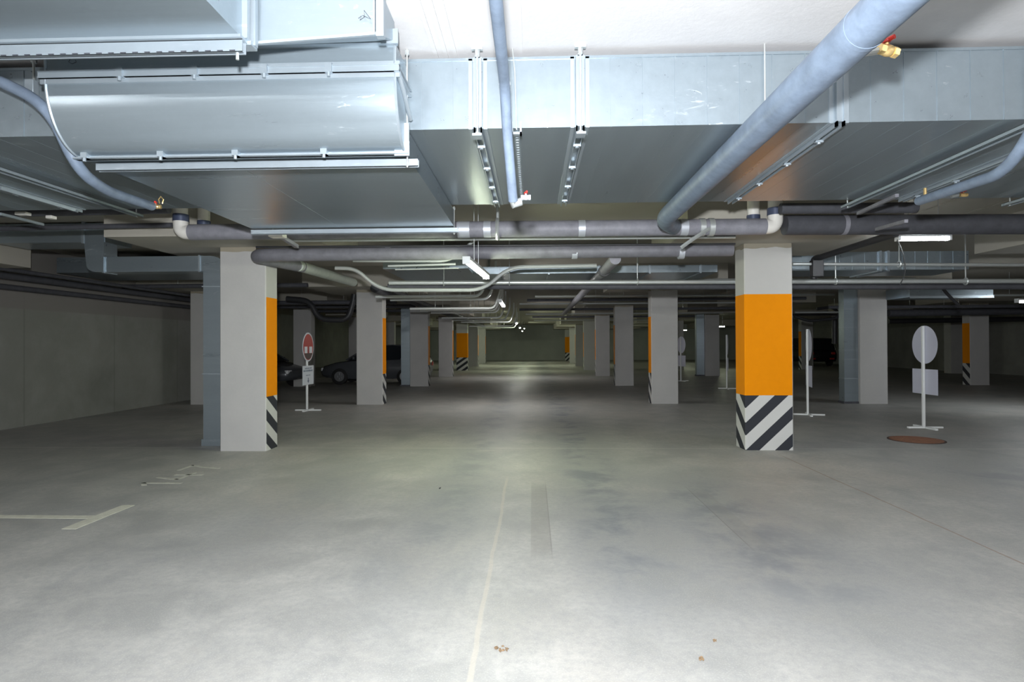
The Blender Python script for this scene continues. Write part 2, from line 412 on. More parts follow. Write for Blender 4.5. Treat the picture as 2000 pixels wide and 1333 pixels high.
# ------------------------------------------------------------------ ducts
def flange_frame(x, y0, y1, z0, z1, clips):
    m = MB()
    for dx in (-.022, .022):
        m.box(x + dx - .004, x + dx + .004, y0 - .030, y0, z0 - .03, z1)
        m.box(x + dx - .004, x + dx + .004, y0 - .030, y1, z0 - .03, z0)
        m.box(x + dx * 2.2 - .012, x + dx * 2.2 + .012, y0 - .006, y0, z0 - .006, z1)
        m.box(x + dx * 2.2 - .012, x + dx * 2.2 + .012, y0, y1, z0 - .006, z0)
    m.box(x - .02, x + .02, y0 - .018, y0 - .002, z0, z1)
    for c in clips:
        m.box(x - .026, x + .026, c - .012, c + .012, z0 - .040, z0 - .024)
        m.cyl((x, c, z0 - .05), (x, c, z0 - .03), .012, 8)
    return m
MX0, MX1, MY0, MY1, MZ0, MZ1 = -9.2, 10.2, 3.79, 5.84, 2.90, 3.352
t = empty('main_duct', (0, MY0, MZ0), 'wide flat galvanized duct spanning the full width under the white ceiling', 'duct')
m = MB().box(MX0, MX1, MY0, MY1, MZ0, MZ1)
x = MX0 + .1
FX = [-7.88, -6.24, -4.605, -2.95, -0.345, 0.312, 1.945, 3.584, 5.22, 6.86, 8.5]
while x < MX1:
    if min(abs(x - f) for f in FX) > .07:
        m.box(x - .004, x + .004, MY0 - .004, MY0 + .002, MZ0 + .002, MZ1 - .01)
        m.box(x - .003, x + .003, MY0 + .002, MY1 - .01, MZ0 - .0008, MZ0 + .002)
    x += .2045
m.box(MX0, MX1, MY0 - .006, MY0 + .01, MZ1 - .012, MZ1 + .006)
m.build('duct_body', GALVY, t)
for x in FX: flange_frame(x, MY0, MY1, MZ0, MZ1, (4.05, 4.55, 5.1, 5.6)).build('flange', GALVF, t)

def threaded_rod(m, x, y, z0, z1, r=.006, nut=True):
    m.cyl((x, y, z0), (x, y, z1), r, 8)
    if nut:
        m.cyl((x, y, z0 + .01), (x, y, z0 + .03), r * 2.2, 6); m.cyl((x, y, z1 - .035), (x, y, z1 - .008), r * 2.4, 6)
def channel_y(m, x, y0, y1, z, w=.041, h=.021):                 # strut rail laid along the lane
    m.box(x - w / 2, x + w / 2, y0, y1, z - .003, z)
    m.box(x - w / 2, x - w / 2 + .003, y0, y1, z - h, z); m.box(x + w / 2 - .003, x + w / 2, y0, y1, z - h, z)
    m.box(x - w / 2, x - w / 2 + .012, y0, y1, z - h, z - h + .003); m.box(x + w / 2 - .012, x + w / 2, y0, y1, z - h, z - h + .003)
def channel_x(m, y, x0, x1, z, w=.041, h=.041, slots=True):
    m.box(x0, x1, y - w / 2, y - w / 2 + .003, z - h, z); m.box(x0, x1, y + w / 2 - .003, y + w / 2, z - h, z)
    m.box(x0, x1, y - w / 2, y + w / 2, z - .003, z)
    m.box(x0, x1, y - w / 2, y - w / 2 + .011, z - h, z - h + .003); m.box(x0, x1, y + w / 2 - .011, y + w / 2, z - h, z - h + .003)
def hanger(label, x, z=2.868, w=.07, rods=True):
    t = empty('duct_hanger', (x, MY0 - .05, z), label, 'hanger', 'strut hangers under the main duct')
    m = MB(); channel_y(m, x, MY0 - .09, MY1 + .12, z, w, .028); m.build('strut_rail', GALVF, t)
    if rods:
        for y in (MY0 - .045, MY1 + .06):
            r = MB(); threaded_rod(r, x, y, z - .03, ZC); r.build('threaded_rod', ZINC, t)
hanger('broad strut rail under the duct, first right of the thick grey pipe', 3.105)
hanger('strut rail under the duct at the right edge of the picture', 4.66)
hanger('broad strut rail under the duct, left of the curved elbow', -4.06)
for lab, x in (('pair of hanging rods at the duct flange left of the slim grey pipe', -0.345), ('hanging rod and rail at the duct flange between both grey pipes', 0.312)):
    t = empty('rod_hanger', (x, MY0 - .05, MZ0 - .06), lab, 'hanger')
    r = MB(); threaded_rod(r, x, MY0 - .045, MZ0 - .07, ZC, .007); r.build('threaded_rod', ZINC, t)
    r = MB(); r.box(x - .035, x + .035, MY0 - .065, MY0 - .03, ZC - .015, ZC); r.cyl((x, MY0 - .045, ZC - .05), (x, MY0 - .045, ZC - .01), .016, 6); r.build('ceiling_anchor', ZINC, t)
    r = MB(); r.box(x - .03, x + .03, MY0 - .09, MY0 - .01, MZ0 - .075, MZ0 - .06); r.build('bracket', GALVF, t)
t = empty('rod_hanger', (1.478, MY0 - .02, MZ0), 'thin bare rod in front of the duct left of the thick grey pipe', 'hanger')
r = MB(); threaded_rod(r, 1.478, MY0 - .02, MZ0, ZC, .005, False); r.build('threaded_rod', ZINC, t)
# perforated band hung from a wire
t = empty('perforated_strap', (-0.095, MY0, MZ0 - .03), 'perforated strap on a hanging wire beside the slim grey pipe', 'hanger')
m = MB()
for k in range(36):
    y = 3.80 + k * .05
    m.box(-.112, -.104, y, y + .05, MZ0 - .035, MZ0 - .030); m.box(-.086, -.078, y, y + .05, MZ0 - .035, MZ0 - .030)
    m.box(-.104, -.086, y + .018, y + .05, MZ0 - .035, MZ0 - .030)
m.build('strap', GALVF, t)
m = MB(); m.tube([(-.12, 3.76, ZC), (-.105, 3.76, 3.25), (-.10, 3.755, 3.1), (-.095, 3.77, MZ0 - .02)], .004, 6); m.build('wire', ZINC, t)
m = MB(); m.box(-.13, -.118, 3.76, 3.80, MZ0 - .05, MZ0 + .03); m.box(-.075, -.063, 3.76, 3.80, MZ0 - .05, MZ0 + .03); m.box(-.13, -.063, 3.76, 3.80, MZ0 - .05, MZ0 - .035); m.build('clip', GALVF, t)

# elbow duct under and in front of the main duct
EX0, EX1 = -2.91, -0.80
t = empty('elbow_duct', (-1.85, 3.42, 2.72), 'big galvanized duct elbow with curved face hanging front left', 'duct')
prof = [(6.02, 2.72), (3.70, 2.72)]
for k in range(1, 17):
    a = math.pi / 2 * k / 16
    prof.append((3.70 - .28 * math.sin(a), 3.12 - .40 * math.cos(a)))
prof += [(3.42, 3.285), (3.782, 3.285), (3.782, 2.892), (6.02, 2.892)]
m = MB().prism(prof, 0, EX0, EX1)
for x in (-1.98,): m.box(x - .003, x + .003, 3.9, 6.0, 2.7185, 2.72)
m.build('elbow_body', GALVX, t, angle=25)
def bar_x(m, y, z, x0=EX0 - .03, x1=EX1 + .03, lip=.028, th=.008):
    m.box(x0, x1, y - lip, y, z - .022, z - .022 + th); m.box(x0, x1, y - lip, y, z + .012, z + .012 + th)
    m.box(x0, x1, y - .006, y + .004, z - .05, z + .045); m.box(x0, x1, y - lip * .8, y, z - .022, z + .02)
def clips_x(y, z, xs, parent):
    for x in xs:
        m = MB().box(x - .020, x + .020, y - .040, y, z - .028, z + .028); m.cyl((x, y - .03, z - .05), (x, y - .03, z - .02), .010, 8)
        m.build('flange_clip', GALVF, parent)
m = MB(); bar_x(m, 3.42, 3.125); m.box(EX1, EX1 + .03, 3.40, 3.76, 3.10, 3.108); m.box(EX1, EX1 + .03, 3.40, 3.76, 3.135, 3.143)
m.build('flange', GALVF, t)
clips_x(3.42, 3.125, [aY(px, 150, 3.42).x for px in (240, 385, 520, 645)], t)
m = MB(); m.box(EX0 - .01, EX1 + .03, 3.668, 3.69, 2.70, 2.755); m.box(EX0 - .01, EX1 + .03, 3.64, 3.70, 2.70, 2.708)
m.box(EX1, EX1 + .03, 3.668, 3.69, 2.70, 2.90); m.build('lower_flange', GALVF, t)
clips_x(3.668, 2.728, [aY(px, 305, 3.66).x for px in (170, 318, 463, 635)], t)
m = MB(); m.box(EX1 - .06, EX1 + .035, 3.655, 3.668, 2.69, 2.78); m.build('corner_plate', GALVF, t)
m = MB(); m.box(EX0, EX1 + .02, 3.39, 3.42, 3.262, 3.30); m.box(EX0, EX1 + .02, 3.375, 3.42, 3.258, 3.266); m.build('upper_flange', GALVF, t)
m = MB(); m.box(EX1 - .07, EX1 + .03, 3.370, 3.385, 3.25, 3.335); m.build('corner_plate', GALVF, t)
m = MB(); m.tube([(EX1 + .02, 3.42, 3.11), (EX1 + .03, 3.55, 3.02), (EX1 + .03, 3.72, 2.94)], .014, 8); m.build('stay', GALVF, t)
m = MB()                                                         # raised edges along the curved cheek
for x in (EX0, EX1):
    MB().tube([(x, q[0], q[1]) for q in prof[1:19]], .009, 6).build('edge_seam', GALVF, t)
def scribble(pts, parent):
    MB().tube(pts, .0016, 5).build('pen_mark', INK, parent)
def scr(px, py, Y, off): return aY(px, py, Y - .002 + off * 0)
scribble([aY(px, py, 3.417) for px, py in ((150, 112), (138, 114), (134, 121), (141, 125), (149, 121), (147, 117))], t)
# transition box above the elbow
t = empty('transition_duct', (-1.85, 3.1, 3.06), 'white-lit flared sheet metal box joining the overhead duct to the elbow', 'duct')
m = MB()
A = [(EX0, 3.0, 3.06), (-1.468, 3.0, 3.06), (-0.80, 3.10, 3.152), (EX1, 3.41, 3.286), (EX0, 3.41, 3.286)]
B = [(q[0], q[1], ZC - .005) for q in A]
m.add(A + B, [(0, 1, 6, 5), (1, 2, 7, 6), (2, 3, 8, 7), (3, 4, 9, 8), (4, 0, 5, 9), (4, 3, 2, 1, 0), (5, 6, 7, 8, 9)])
m.build('box', GALV, t, smooth=False)
m = MB()
d = Vector((-0.80 + 1.468, .10, .092))
for u in (0.0,):
    m.add([(-1.468, 2.985, 3.06), (-.80, 3.085, 3.152), (-.80, 3.085, 3.166), (-1.468, 2.985, 3.074), (-1.468, 3.0, 3.06), (-.80, 3.10, 3.152), (-.80, 3.10, 3.166), (-1.468, 3.0, 3.074)],
          [(0, 1, 2, 3), (0, 4, 5, 1), (3, 2, 6, 7)])
m.build('lower_lip', GALVF, t)
m = MB(); m.box(-.815, -.775, 3.06, 3.10, 3.13, ZC - .005); m.box(-.835, -.825, 3.075, 3.10, 3.15, ZC - .005); m.build('corner_flange', GALVF, t)
scribble([aY(px, py, 3.07) for px, py in ((700, 36), (706, 31), (703, 39), (712, 33), (711, 20), (724, 37), (708, 30))], t)
# overhead duct coming from behind the camera
t = empty('overhead_duct', (-2.4, 1.0, 3.05), 'galvanized duct overhead at top left, running out over the camera', 'duct')
m = MB().box(-3.5, -1.452, 0.4, 2.93, 3.05, ZC - .005)
for y in (0.7, 1.3, 1.9): m.box(-3.5, -1.448, y - .004, y + .004, 3.046, 3.05)
m.build('duct_body', GALVX, t)
m = MB(); m.box(-3.5, -1.44, 2.86, 2.93, 3.035, 3.05); m.box(-1.455, -1.425, 2.90, 2.93, 3.05, ZC - .005); m.box(-1.455, -1.410, 2.955, 2.985, 3.04, ZC - .005)
m.box(-3.5, -1.42, 2.93, 2.998, 3.03, 3.052); m.build('flange', GALVF, t)
t = empty('strut_rail', (-2.4, 2.9, 3.0), 'perforated strut rail under the overhead duct at top left', 'hanger')
m = MB(); channel_x(m, 2.90, -3.6, -1.44, 3.033, .041, .062)
m.build('rail', GALVF, t)
m = MB()
x = -3.55
while x < -1.5:
    m.box(x, x + .028, 2.876, 2.8792, 2.975, 2.979); x += .062
m.build('slot_pattern', INK, t)
m = MB(); m.cyl((-1.475, 2.90, 2.94), (-1.475, 2.90, 3.05), .008, 8); m.build('bolt', ZINC, t)
for lab, y, x0, x1 in (('strut rail under the front lip of the curved elbow', 3.80, aY(187, 328, 3.78).x, aY(816, 322, 3.78).x),
                       ('strut rail under the rear edge of the low elbow box, above the grey pipe', 6.04, aY(490, 447, 6.02).x, aY(894, 443, 6.02).x)):
    t = empty('strut_rail', ((x0 + x1) / 2, y, 2.67), lab, 'hanger')
    m = MB(); channel_x(m, y, x0, x1, 2.712, .041, .05); m.build('rail', GALVF, t)
    xr = x1 - .06 if y < 4 else x1 - .04
    m = MB(); threaded_rod(m, xr, y if y > 4 else 3.74, 2.64, ZC if y < 4 else 2.93, .006); m.build('threaded_rod', ZINC, t)

# branch duct dropping along the nearest left column
t = empty('branch_duct', (-4.8, 8.8, 0), 'flat grey duct dropping to the floor beside the near left column', 'duct')
p0 = aY(397, 700, 8.72); xr = p0.x; zt = aY(410, 500, 8.72).z; zb = aY(410, 530, 8.72).z
W = .40
m = MB()
prof = [(xr, .10), (xr + W, .10), (xr + W, zt - .30)]
for k in range(1, 9):
    a = math.pi / 2 * k / 8
    prof.append((xr + W - .30 + .30 * math.cos(a), zt - .30 + .30 * math.sin(a)))
xl = aY(205, 515, 8.72).x
prof += [(xl, zt), (xl, zb), (xr, zb)]
m.prism(prof, 1, 8.72, 8.98)
m.build('riser', GALV, t)
for z in (aY(410, 870, 8.72).z + .05, aY(410, 731, 8.72).z, aY(410, 560, 8.72).z):
    MB().box(xr - .015, xr + W, 8.705, 8.99, z - .008, z + .008).build('joint_band', GALVF, t)
MB().box(xr - .02, xr + W, 8.70, 8.99, 0.0, .10).build('base_collar', GALV, t)
for px in (203, 390):
    x = aY(px, 515, 8.72).x; MB().box(x - .012, x + .012, 8.70, 8.99, zb - .012, zt + .012).build('joint_band', GALVF, t)
xa = aY(165, 480, 8.72).x; zc = aY(165, 452, 8.72).z
m = MB(); pr = [(xl, zt), (xl, zb)]
for k in range(0, 9):
    a = math.pi / 2 * k / 8
    pr.append((xl - .15 - .15 * math.sin(a) + .03, zb + .12 - .12 * math.cos(a)))
pr += [(xa, zc), (xa + .32, zc)]
m.prism(pr, 1, 8.69, 8.985); m.build('elbow', GALV, t)
xq = aY(118, 480, 8.72).x
m = MB().box(-8.2, xa + .33, 8.71, 9.3, zc - .17, zc + .12); m.build('ceiling_run', GALV, t)
m = MB().box(xa - .02, xa + .02, 8.68, 9.32, zc - .19, zc + .14); m.build('joint_band', GALVF, t)

# shiny duct on the second right row, narrow duct behind it, and the left third-row duct
def riser(label, x0, y0, w, d, z1, bands, side=0, mat=GALV):
    t = empty('duct_riser', (x0 + w / 2, y0 + d / 2, 0), label, 'duct', 'vertical ducts fixed to columns')
    m = MB().box(x0, x0 + w, y0, y0 + d, .05, z1); m.build('riser', mat, t)
    for z in bands: MB().box(x0 - .012, x0 + w, y0 - .012, y0 + d, z - .010, z + .010).build('joint_band', GALVF, t)
    m = MB().box(x0 - .03, x0 + w, y0 - .03, y0 + d, 0, .05); m.build('base_grille', INSUL3, t)
riser('shiny vertical duct fixed left of the second right column', aY(1649, 700, 14.95).x, 14.95, .335, .26, 2.91, (.62, 1.1, 1.33, 1.9, 2.35))
riser('narrow dim vertical duct left of the deep brown-grey column', 7.72, 28.0, .36, .26, 2.91, (1.0, 2.0))
riser('narrow vertical duct against the third column left of the lane', -4.82, 21.45, .33, .26, 2.91, (1.0, 2.0))

# second transverse duct, left and right runs
t = empty('branched_duct', (0, 10.6, 2.8), 'low transverse duct behind the first lane lamp, greenish underside', 'duct')
z0 = aY(1000, 535, 10.6).z; z1 = aY(1000, 521, 10.6).z
x0 = aY(742, 530, 9.6).x; x1 = aY(912, 530, 9.6).x
m = MB().box(x0, x1, 9.80, 11.8, z0, z0 + .30).box(x1, 3.3, 10.6, 11.8, z0, z1); m.build('duct_body', GALVY, t)
for x in (-0.6, 0.3, 1.2, 2.1, 3.0): MB().box(x - .015, x + .015, 10.58, 11.8, z0 - .02, z1 + .01).build('joint_band', GALVF, t)
t = empty('cross_duct', (6, 10.0, 2.8), 'bright duct run under the ceiling right of the orange fronted column', 'duct')
za, zb2 = aY(1700, 528, 10.0).z, aY(1700, 492, 10.0).z
xa, xb = 3.9, aY(1892, 510, 10.0).x
m = MB().box(xa, xb, 10.0, 10.9, za, zb2)
x = xa
while x < xb: m.box(x - .004, x + .004, 9.995, 10.0, za, zb2); x += .205
m.build('duct_body', GALVY, t)
for px in (1718, 1733):
    x = aY(px, 510, 10.0).x; MB().box(x - .018, x + .018, 9.965, 10.9, za - .025, zb2 + .01).build('flange', GALVF, t)
t = empty('cross_duct', (10, 13.6, 2.7), 'dim duct run behind the bright duct, toward the right edge', 'duct')
zA, zB = aY(1850, 580, 13.6).z, aY(1850, 560, 13.6).z
m = MB().box(aY(1777, 580, 13.6).x, aY(1940, 580, 13.6).x, 13.6, 14.5, zA, zB); m.build('duct_body', GALVY, t)
m = MB().box(aY(1777, 580, 13.6).x, aY(1940, 580, 13.6).x, 13.58, 13.6, zA - .03, zA + .03); m.build('edge_profile', GALVF, t)
t = empty('cross_duct', (-8, 5.2, 2.9), 'flat duct run beyond the main duct over the left parking bays', 'duct')
m = MB().box(-9.3, -6.2, 11.2, 12.6, 2.95, 3.25); m.build('duct_body', GALVX, t)
m = MB().box(-6.24, -6.2, 11.18, 12.62, 2.93, 3.27); m.build('flange', GALVF, t)

# ------------------------------------------------------------------ pipes
def pipe(name, label, cat, pts, r, mat, fr=0.15, group=None, bands=(), bandw=.06, bandm=None, seg=16):
    pts = [Vector(p) for p in pts]
    t = empty(name, pts[0], label, cat, group)
    MB().tube(fillet(pts, fr), r, seg).build('pipe_run', mat, t)
    a, b = pts[0], pts[1]
    if min(a.y, b.y) > 12 and (b - a).length > 2 and abs(a.z - b.z) < .15:
        for q in (.3, .72):
            c = a.lerp(b, q); MB().cyl(c, (c.x, c.y, ZC), .006, 6).build('hanger_rod', ZINC, t)
    for q in bands:
        c = pts[0] + (pts[1] - pts[0]) * q; d = (pts[1] - pts[0]).normalized()
        MB().cyl(c - d * bandw / 2, c + d * bandw / 2, r * 1.03, seg).build('tape_band', bandm or TAPE, t)
    return t
def valve(t, c, ax, s=1.0, body=BRASS, lever=Vector((0, 0, 1))):
    """ball valve: brass body with hexagon ends and a red lever"""
    ax = Vector(ax).normalized(); c = Vector(c)
    m = MB()
    m.cyl(c - ax * .050 * s, c - ax * .024 * s, .026 * s, 6); m.cyl(c + ax * .024 * s, c + ax * .050 * s, .026 * s, 6)
    m.tube([c - ax * .026 * s, c - ax * .012 * s, c + ax * .012 * s, c + ax * .026 * s], [.019 * s, .027 * s, .027 * s, .019 * s], 14)
    m.cyl(c, c + lever * .045 * s, .009 * s, 8)
    v = m.build('valve', body, t)
    h = MB(); side = ax.cross(lever).normalized()
    h.cyl(c + lever * .040 * s, c + lever * .054 * s, .018 * s, 10)
    h.tube([c + lever * .047 * s - side * .036 * s - ax * .01 * s, c + lever * .049 * s, c + lever * .052 * s + side * .036 * s + ax * .01 * s], [.011 * s, .012 * s, .011 * s], 8)
    h.build('lever', REDP, v)

# thick diagonal drain pipe
XP = 1.372
t = pipe('insulated_pipe', 'thick blue-grey insulated pipe running from top right down to the cross pipe', 'pipe',
         [(XP - .01, 0.6, 2.79), (XP, 6.2, 2.80), (XP + .26, 6.86, 2.86)], .091, INSUL, fr=.3, seg=28)
MB().cyl((XP - .006, 2.44, 2.793), (XP - .006, 2.47, 2.793), .093, 28).build('joint_ring', INSUL, t)
vc = aY(1734, 99, 2.72)
m = MB().cyl((XP + .06, 2.72, vc.z - .02), (vc.x - .04, 2.72, vc.z), .016, 10); m.build('stub', ZINC, t)
valve(t, vc, (1, .25, -.12), .95, lever=Vector((-.1, 0, 1)))
# slim pipe at the middle
a = aY(970, -30, 2.4); b1 = aY(986, 168, 3.30); b2 = aY(990, 250, 3.45); b3 = aY(1002, 392, 3.72)
t = pipe('insulated_pipe', 'slim grey insulated drop pipe in front of the main duct, left of centre', 'pipe',
         [(b1.x, .8, b1.z + .02), b1, b2, b3], .030, INSUL, fr=.2, bands=(), seg=18)
d = (b1 - Vector((b1.x, .8, b1.z + .02))).normalized()
MB().cyl(b1 - d * .03, b1, .032, 18).build('tape_band', TAPE, t)
MB().tube([b3 - Vector((0, 0, .0)), b3 + Vector((0, .02, -.02)), b3 + Vector((.05, .03, 0))], .026, 14).build('elbow', ZINC, t)
valve(t, aY(1027, 386, 3.74), (1, 0, 0), .62, body=SIGNW)
# bent pipe right
R1, R2, R3 = aY(2040, 215, 3.45), aY(1968, 335, 3.75), aY(1795, 393, 4.9)
t = pipe('insulated_pipe', 'bent grey pipe sweeping down from the right edge under the duct', 'pipe', [aY(2110, 60, 3.0), R1, R2, R3], .036, INSUL, fr=.28, seg=18)
q = aY(1807, 385, 4.78); MB().cyl(q, q + Vector((0, 0, .07)), .012, 8).build('nipple', BRASS, t)
MB().cyl(aY(1858, 384, 4.6), aY(1872, 381, 4.6), .012, 8).build('stub', ZINC, t)
valve(t, aY(1882, 381, 4.6), (1, 0, 0), .55)
# bent pipe left
L1, L2, L3, L4 = aY(-40, 140, 3.60), aY(95, 205, 3.60), aY(150, 330, 3.70), aY(205, 372, 4.05)
t = pipe('insulated_pipe', 'bent grey pipe passing behind the curved elbow at far left', 'pipe', [aY(-200, 65, 3.6), L1, L2, L3, L4, aY(296, 403, 4.75)], .036, INSUL, fr=.22, seg=18)
v = aY(306, 404, 4.8); valve(t, v, (1, .2, 0), .7, lever=Vector((-.3, 0, .95)))
MB().tube([aY(px, py, 4.85) for px, py in ((312, 398), (310, 390), (314, 384), (319, 390), (317, 398))], .005, 6).build('yellow_ring', BRASS, t)

# cross pipe 1 with white pvc risers
Y1 = 7.0
pa, pb = aY(372, 454, Y1), aY(1494, 443, Y1)
t = pipe('insulated_pipe', 'mauve-grey insulated cross pipe strung between the two white pvc elbows', 'pipe', [pa, pb], .096, INSUL2, seg=24)
for px, w in ((906, 24), (952, 14), (1136, 13), (1335, 14)):
    c = aY(px, 448, Y1); hw = w / 2 * Y1 / F
    c.z = pa.z + (pb.z - pa.z) * (c.x - pa.x) / (pb.x - pa.x); MB().cyl(c - Vector((hw, 0, 0)), c + Vector((hw, 0, 0)), .0985, 24).build('tape_band', TAPE, t)
for px in (1370, 1388):
    c = aY(px, 445, Y1); c.z = pa.z + (pb.z - pa.z) * (c.x - pa.x) / (pb.x - pa.x); MB().cyl(c - Vector((.03, 0, 0)), c + Vector((.03, 0, 0)), .106, 24).build('coupling', ZINC, t)
def pvc_elbow(label, end, sgn):
    t = empty('pvc_riser', end, label, 'pipe')
    x = end.x + sgn * .12
    MB().tube(fillet([end + Vector((-sgn * .06, 0, 0)), (x, Y1, end.z), (x, Y1, end.z + .22)], .13, 10), .085, 22).build('elbow', PVC, t)
    MB().cyl((x, Y1, end.z + .16), (x, Y1, ZC), .080, 22).build('riser_pipe', PVC, t)
    MB().cyl((x, Y1, end.z + .13), (x, Y1, end.z + .215), .090, 22).build('rubber_clamp', CLAMP, t)
    x2 = x - sgn * .19
    MB().cyl((x2, Y1 + .17, end.z - .02), (x2, Y1 + .17, ZC), .070, 20).build('riser_pipe', PVC, t)
    MB().cyl((x2, Y1 + .17, end.z + .09), (x2, Y1 + .17, end.z + .17), .078, 20).build('rubber_clamp', CLAMP, t)
pvc_elbow('white pvc pipe elbow above the near left column', pa, -1)
pvc_elbow('white pvc pipe elbow above the orange fronted column', pb, 1)
pipe('insulated_pipe', 'thick charcoal insulated pipe running right from above the orange fronted column', 'pipe',
     [aY(1532, 440, 7.1), aY(2060, 438, 7.1), aY(2060, 438, 7.1) + Vector((3, 0, 0))], .118, INSUL3, bands=(.22,), bandw=.05, bandm=INSUL2, seg=24)
pipe('insulated_pipe', 'dark pipe just below the main duct edge, above the thick charcoal pipe', 'pipe',
     [aY(1524, 408, 6.7), aY(1790, 406, 6.7)], .06, INSUL3)
pipe('insulated_pipe', 'dark pipe along the rear edge of the duct at far left', 'pipe', [(-9.2, 6.55, 3.02), aY(330, 408, 6.55)], .055, INSUL3)
pipe('insulated_pipe', 'thin dark pipe left of the white pvc elbow', 'pipe', [aY(-60, 448, 7.2), aY(336, 440, 7.2)], .032, INSUL3)
# cross pipe 2, elbow at the left column, run going back
q0, q1 = aY(1430, 488, 7.85), aY(486, 499, 7.80)
t = pipe('insulated_pipe', 'lower insulated cross pipe that turns back beside the near left column', 'pipe',
     [q0, q1, Vector((q1.x + .25, 9.0, q1.z))], .088, INSUL4, fr=.30, seg=22)
for px in (760, 945, 1122, 1330):
    c = aY(px, 493, 7.84); MB().cyl(c - Vector((.035, 0, 0)), c + Vector((.035, 0, 0)), .0905, 22).build('tape_band', TAPE, t)
pipe('plastic_pipe', 'pale green-grey pipe leading back along the left columns', 'pipe', [(q1.x + .25, 8.85, q1.z), aY(690, 552, 12.2)], .085, GREENP, seg=18)
pipe('insulated_pipe', 'dark pipe continuing along the tops of the left columns', 'pipe', [(-3.4, 12.6, 2.74), (-3.3, 40, 2.78)], .10, INSUL3)
pipe('black_cable', 'black cable bundle sagging along the left column tops', 'cable', [(-3.1, 13, 2.72), (-2.9, 17, 2.62), (-2.95, 22, 2.70), (-2.9, 30, 2.66)], .05, BLACKP)
t = pipe('insulated_pipe', 'grey drain pipe leading back right of the lane lamps', 'pipe', [(1.12, 7.95, 2.65), (1.17, 22, 2.66)], .075, INSUL2)
MB().cyl((1.125, 9.2, 2.651), (1.125, 9.35, 2.651), .09, 18).build('coupling', BLACKP, t)
# slender cross pipes
for lab, px0, px1, py0, py1, y, r, mat in (
    ('thin pale pipe tucked between the two insulated cross pipes', 560, 1436, 470, 463, 7.45, .022, ZINC),
    ('thin dark pipe below the first cross pipe', 560, 1436, 461, 459, 7.2, .018, INSUL3),
    ('thin dark pipe just above the lower cross pipe', 500, 1436, 483, 477, 7.75, .014, BLACKP),
    ('silver pipe crossing below the bright duct to the right edge', 760, 2050, 553, 549, 9.7, .036, ZINC),
    ('thin silver pipe crossing the face of the bright duct', 1548, 2050, 516, 518, 9.3, .024, ZINC),
    ('dark pipe under the long silver pipe, crossing the lane', 758, 2050, 560, 560, 9.9, .050, INSUL3)):
    pipe('cross_pipe', lab, 'pipe', [aY(px0, py0, y), aY(px1, py1, y)], r, mat, seg=12)
def bent(label, px, y, r, mat=ZINC, group=None, name='conduit', fr=.12):
    return pipe(name, label, 'conduit', [aY(a, b, y) for a, b in px], r, mat, fr=fr, group=group, seg=10)
bent('grey conduit dipping under the first lane lamp', ((655, 524), (694, 525), (742, 567), (946, 567), (992, 522), (1165, 519)), 9.0, .030, fr=.25)
bent('grey conduit rising to the cross pipe left of the first lane lamp', ((690, 509), (882, 510), (930, 466)), 8.02, .024, fr=.2)
bent('short pale rail left of the first lane lamp', ((758, 520), (890, 516)), 8.2, .016)
bent('thin pale rail under the short rail beside the lamp', ((772, 527), (896, 524)), 8.4, .010)
bent('black conduit rising from the silver pipe to the charcoal pipe', ((1590, 545), (1590, 506), (1600, 503)), 9.4, .05, BLACKP)
t = pipe('black_conduit', 'black sloping conduit between junction box and charcoal pipe', 'conduit', [aY(1592, 506, 9.4), aY(1750, 456, 7.3)], .045, BLACKP)
m = MB().bx(aY(1595, 525, 9.3), (.17, .12, .26)); m.build('junction_box', BLACKP, t, bevel=.01)
for lab, px, y in (('thin strut bar under the right end of the main duct', ((1676, 417), (1752, 382)), 6.4), ('thin strut bar left of the thick charcoal pipe end', ((1712, 448), (1770, 432)), 6.6)):
    a, b = aY(*px[0], y), aY(*px[1], y - .9)
    tag(MB().tube([a, b], .022, 4).build('strut_bar', INSUL2, at=a), lab, 'bar')
# pipes along the left wall and the right rear wall
for lab, x, z, r in (('upper dark pipe along the top of the left wall', -9.3, 2.76, .06), ('lower dark pipe along the top of the left wall', -9.42, 2.58, .05), ('thin dark pipe above the left wall pipes', -8.9, 2.82, .035)):
    pipe('wall_pipe', lab, 'pipe', [(x, 2, z), (x, 17.6, z)], r, INSUL3)
pipe('wall_pipe', 'dark pipe across the ceiling of the left bays', 'pipe', [(-9.4, 13.2, 2.88), (-5.1, 13.2, 2.88)], .05, INSUL3)
pipe('wall_pipe', 'dark pipe along the deep right bays', 'pipe', [aY(1735, 612, 20), aY(2100, 606, 20)], .12, INSUL3)
pipe('wall_pipe', 'black pipe crossing above the far right columns', 'pipe', [aY(1735, 628, 24), aY(2100, 622, 24)], .10, BLACKP)
pipe('black_pipe', 'black u-shaped pipe hanging above the dark hatchback', 'pipe', [aY(560, 584, 15.6), aY(606, 588, 15.6), aY(622, 624, 15.6), aY(680, 626, 15.6), aY(690, 588, 15.6), aY(692, 575, 15.6)], .075, BLACKP, fr=.25)
pipe('black_cable', 'black cable looping above the dark off-roader', 'cable', [aY(1552, 618, 21), aY(1580, 628, 21), aY(1634, 622, 21), aY(1640, 612, 21), aY(1625, 600, 21), aY(1595, 604, 21)], .05, BLACKP, fr=.4)
pipe('black_pipe', 'black vertical pipe behind the edge-on sign', 'pipe', [aY(1630, 618, 24), aY(1630, 672, 24)], .10, BLACKP)
pipe('black_cable', 'black cable hanging down above the tall right sign', 'cable', [aY(1835, 555, 12), aY(1850, 575, 12), aY(1874, 598, 12)], .03, BLACKP, fr=.3)
pipe('black_cable', 'thin black wire hanging from the right lamp', 'cable', [aY(1752, 468, 7.3), aY(1766, 500, 7.3), aY(1769, 535, 7.3), aY(1758, 556, 7.3)], .006, BLACKP, fr=.1)
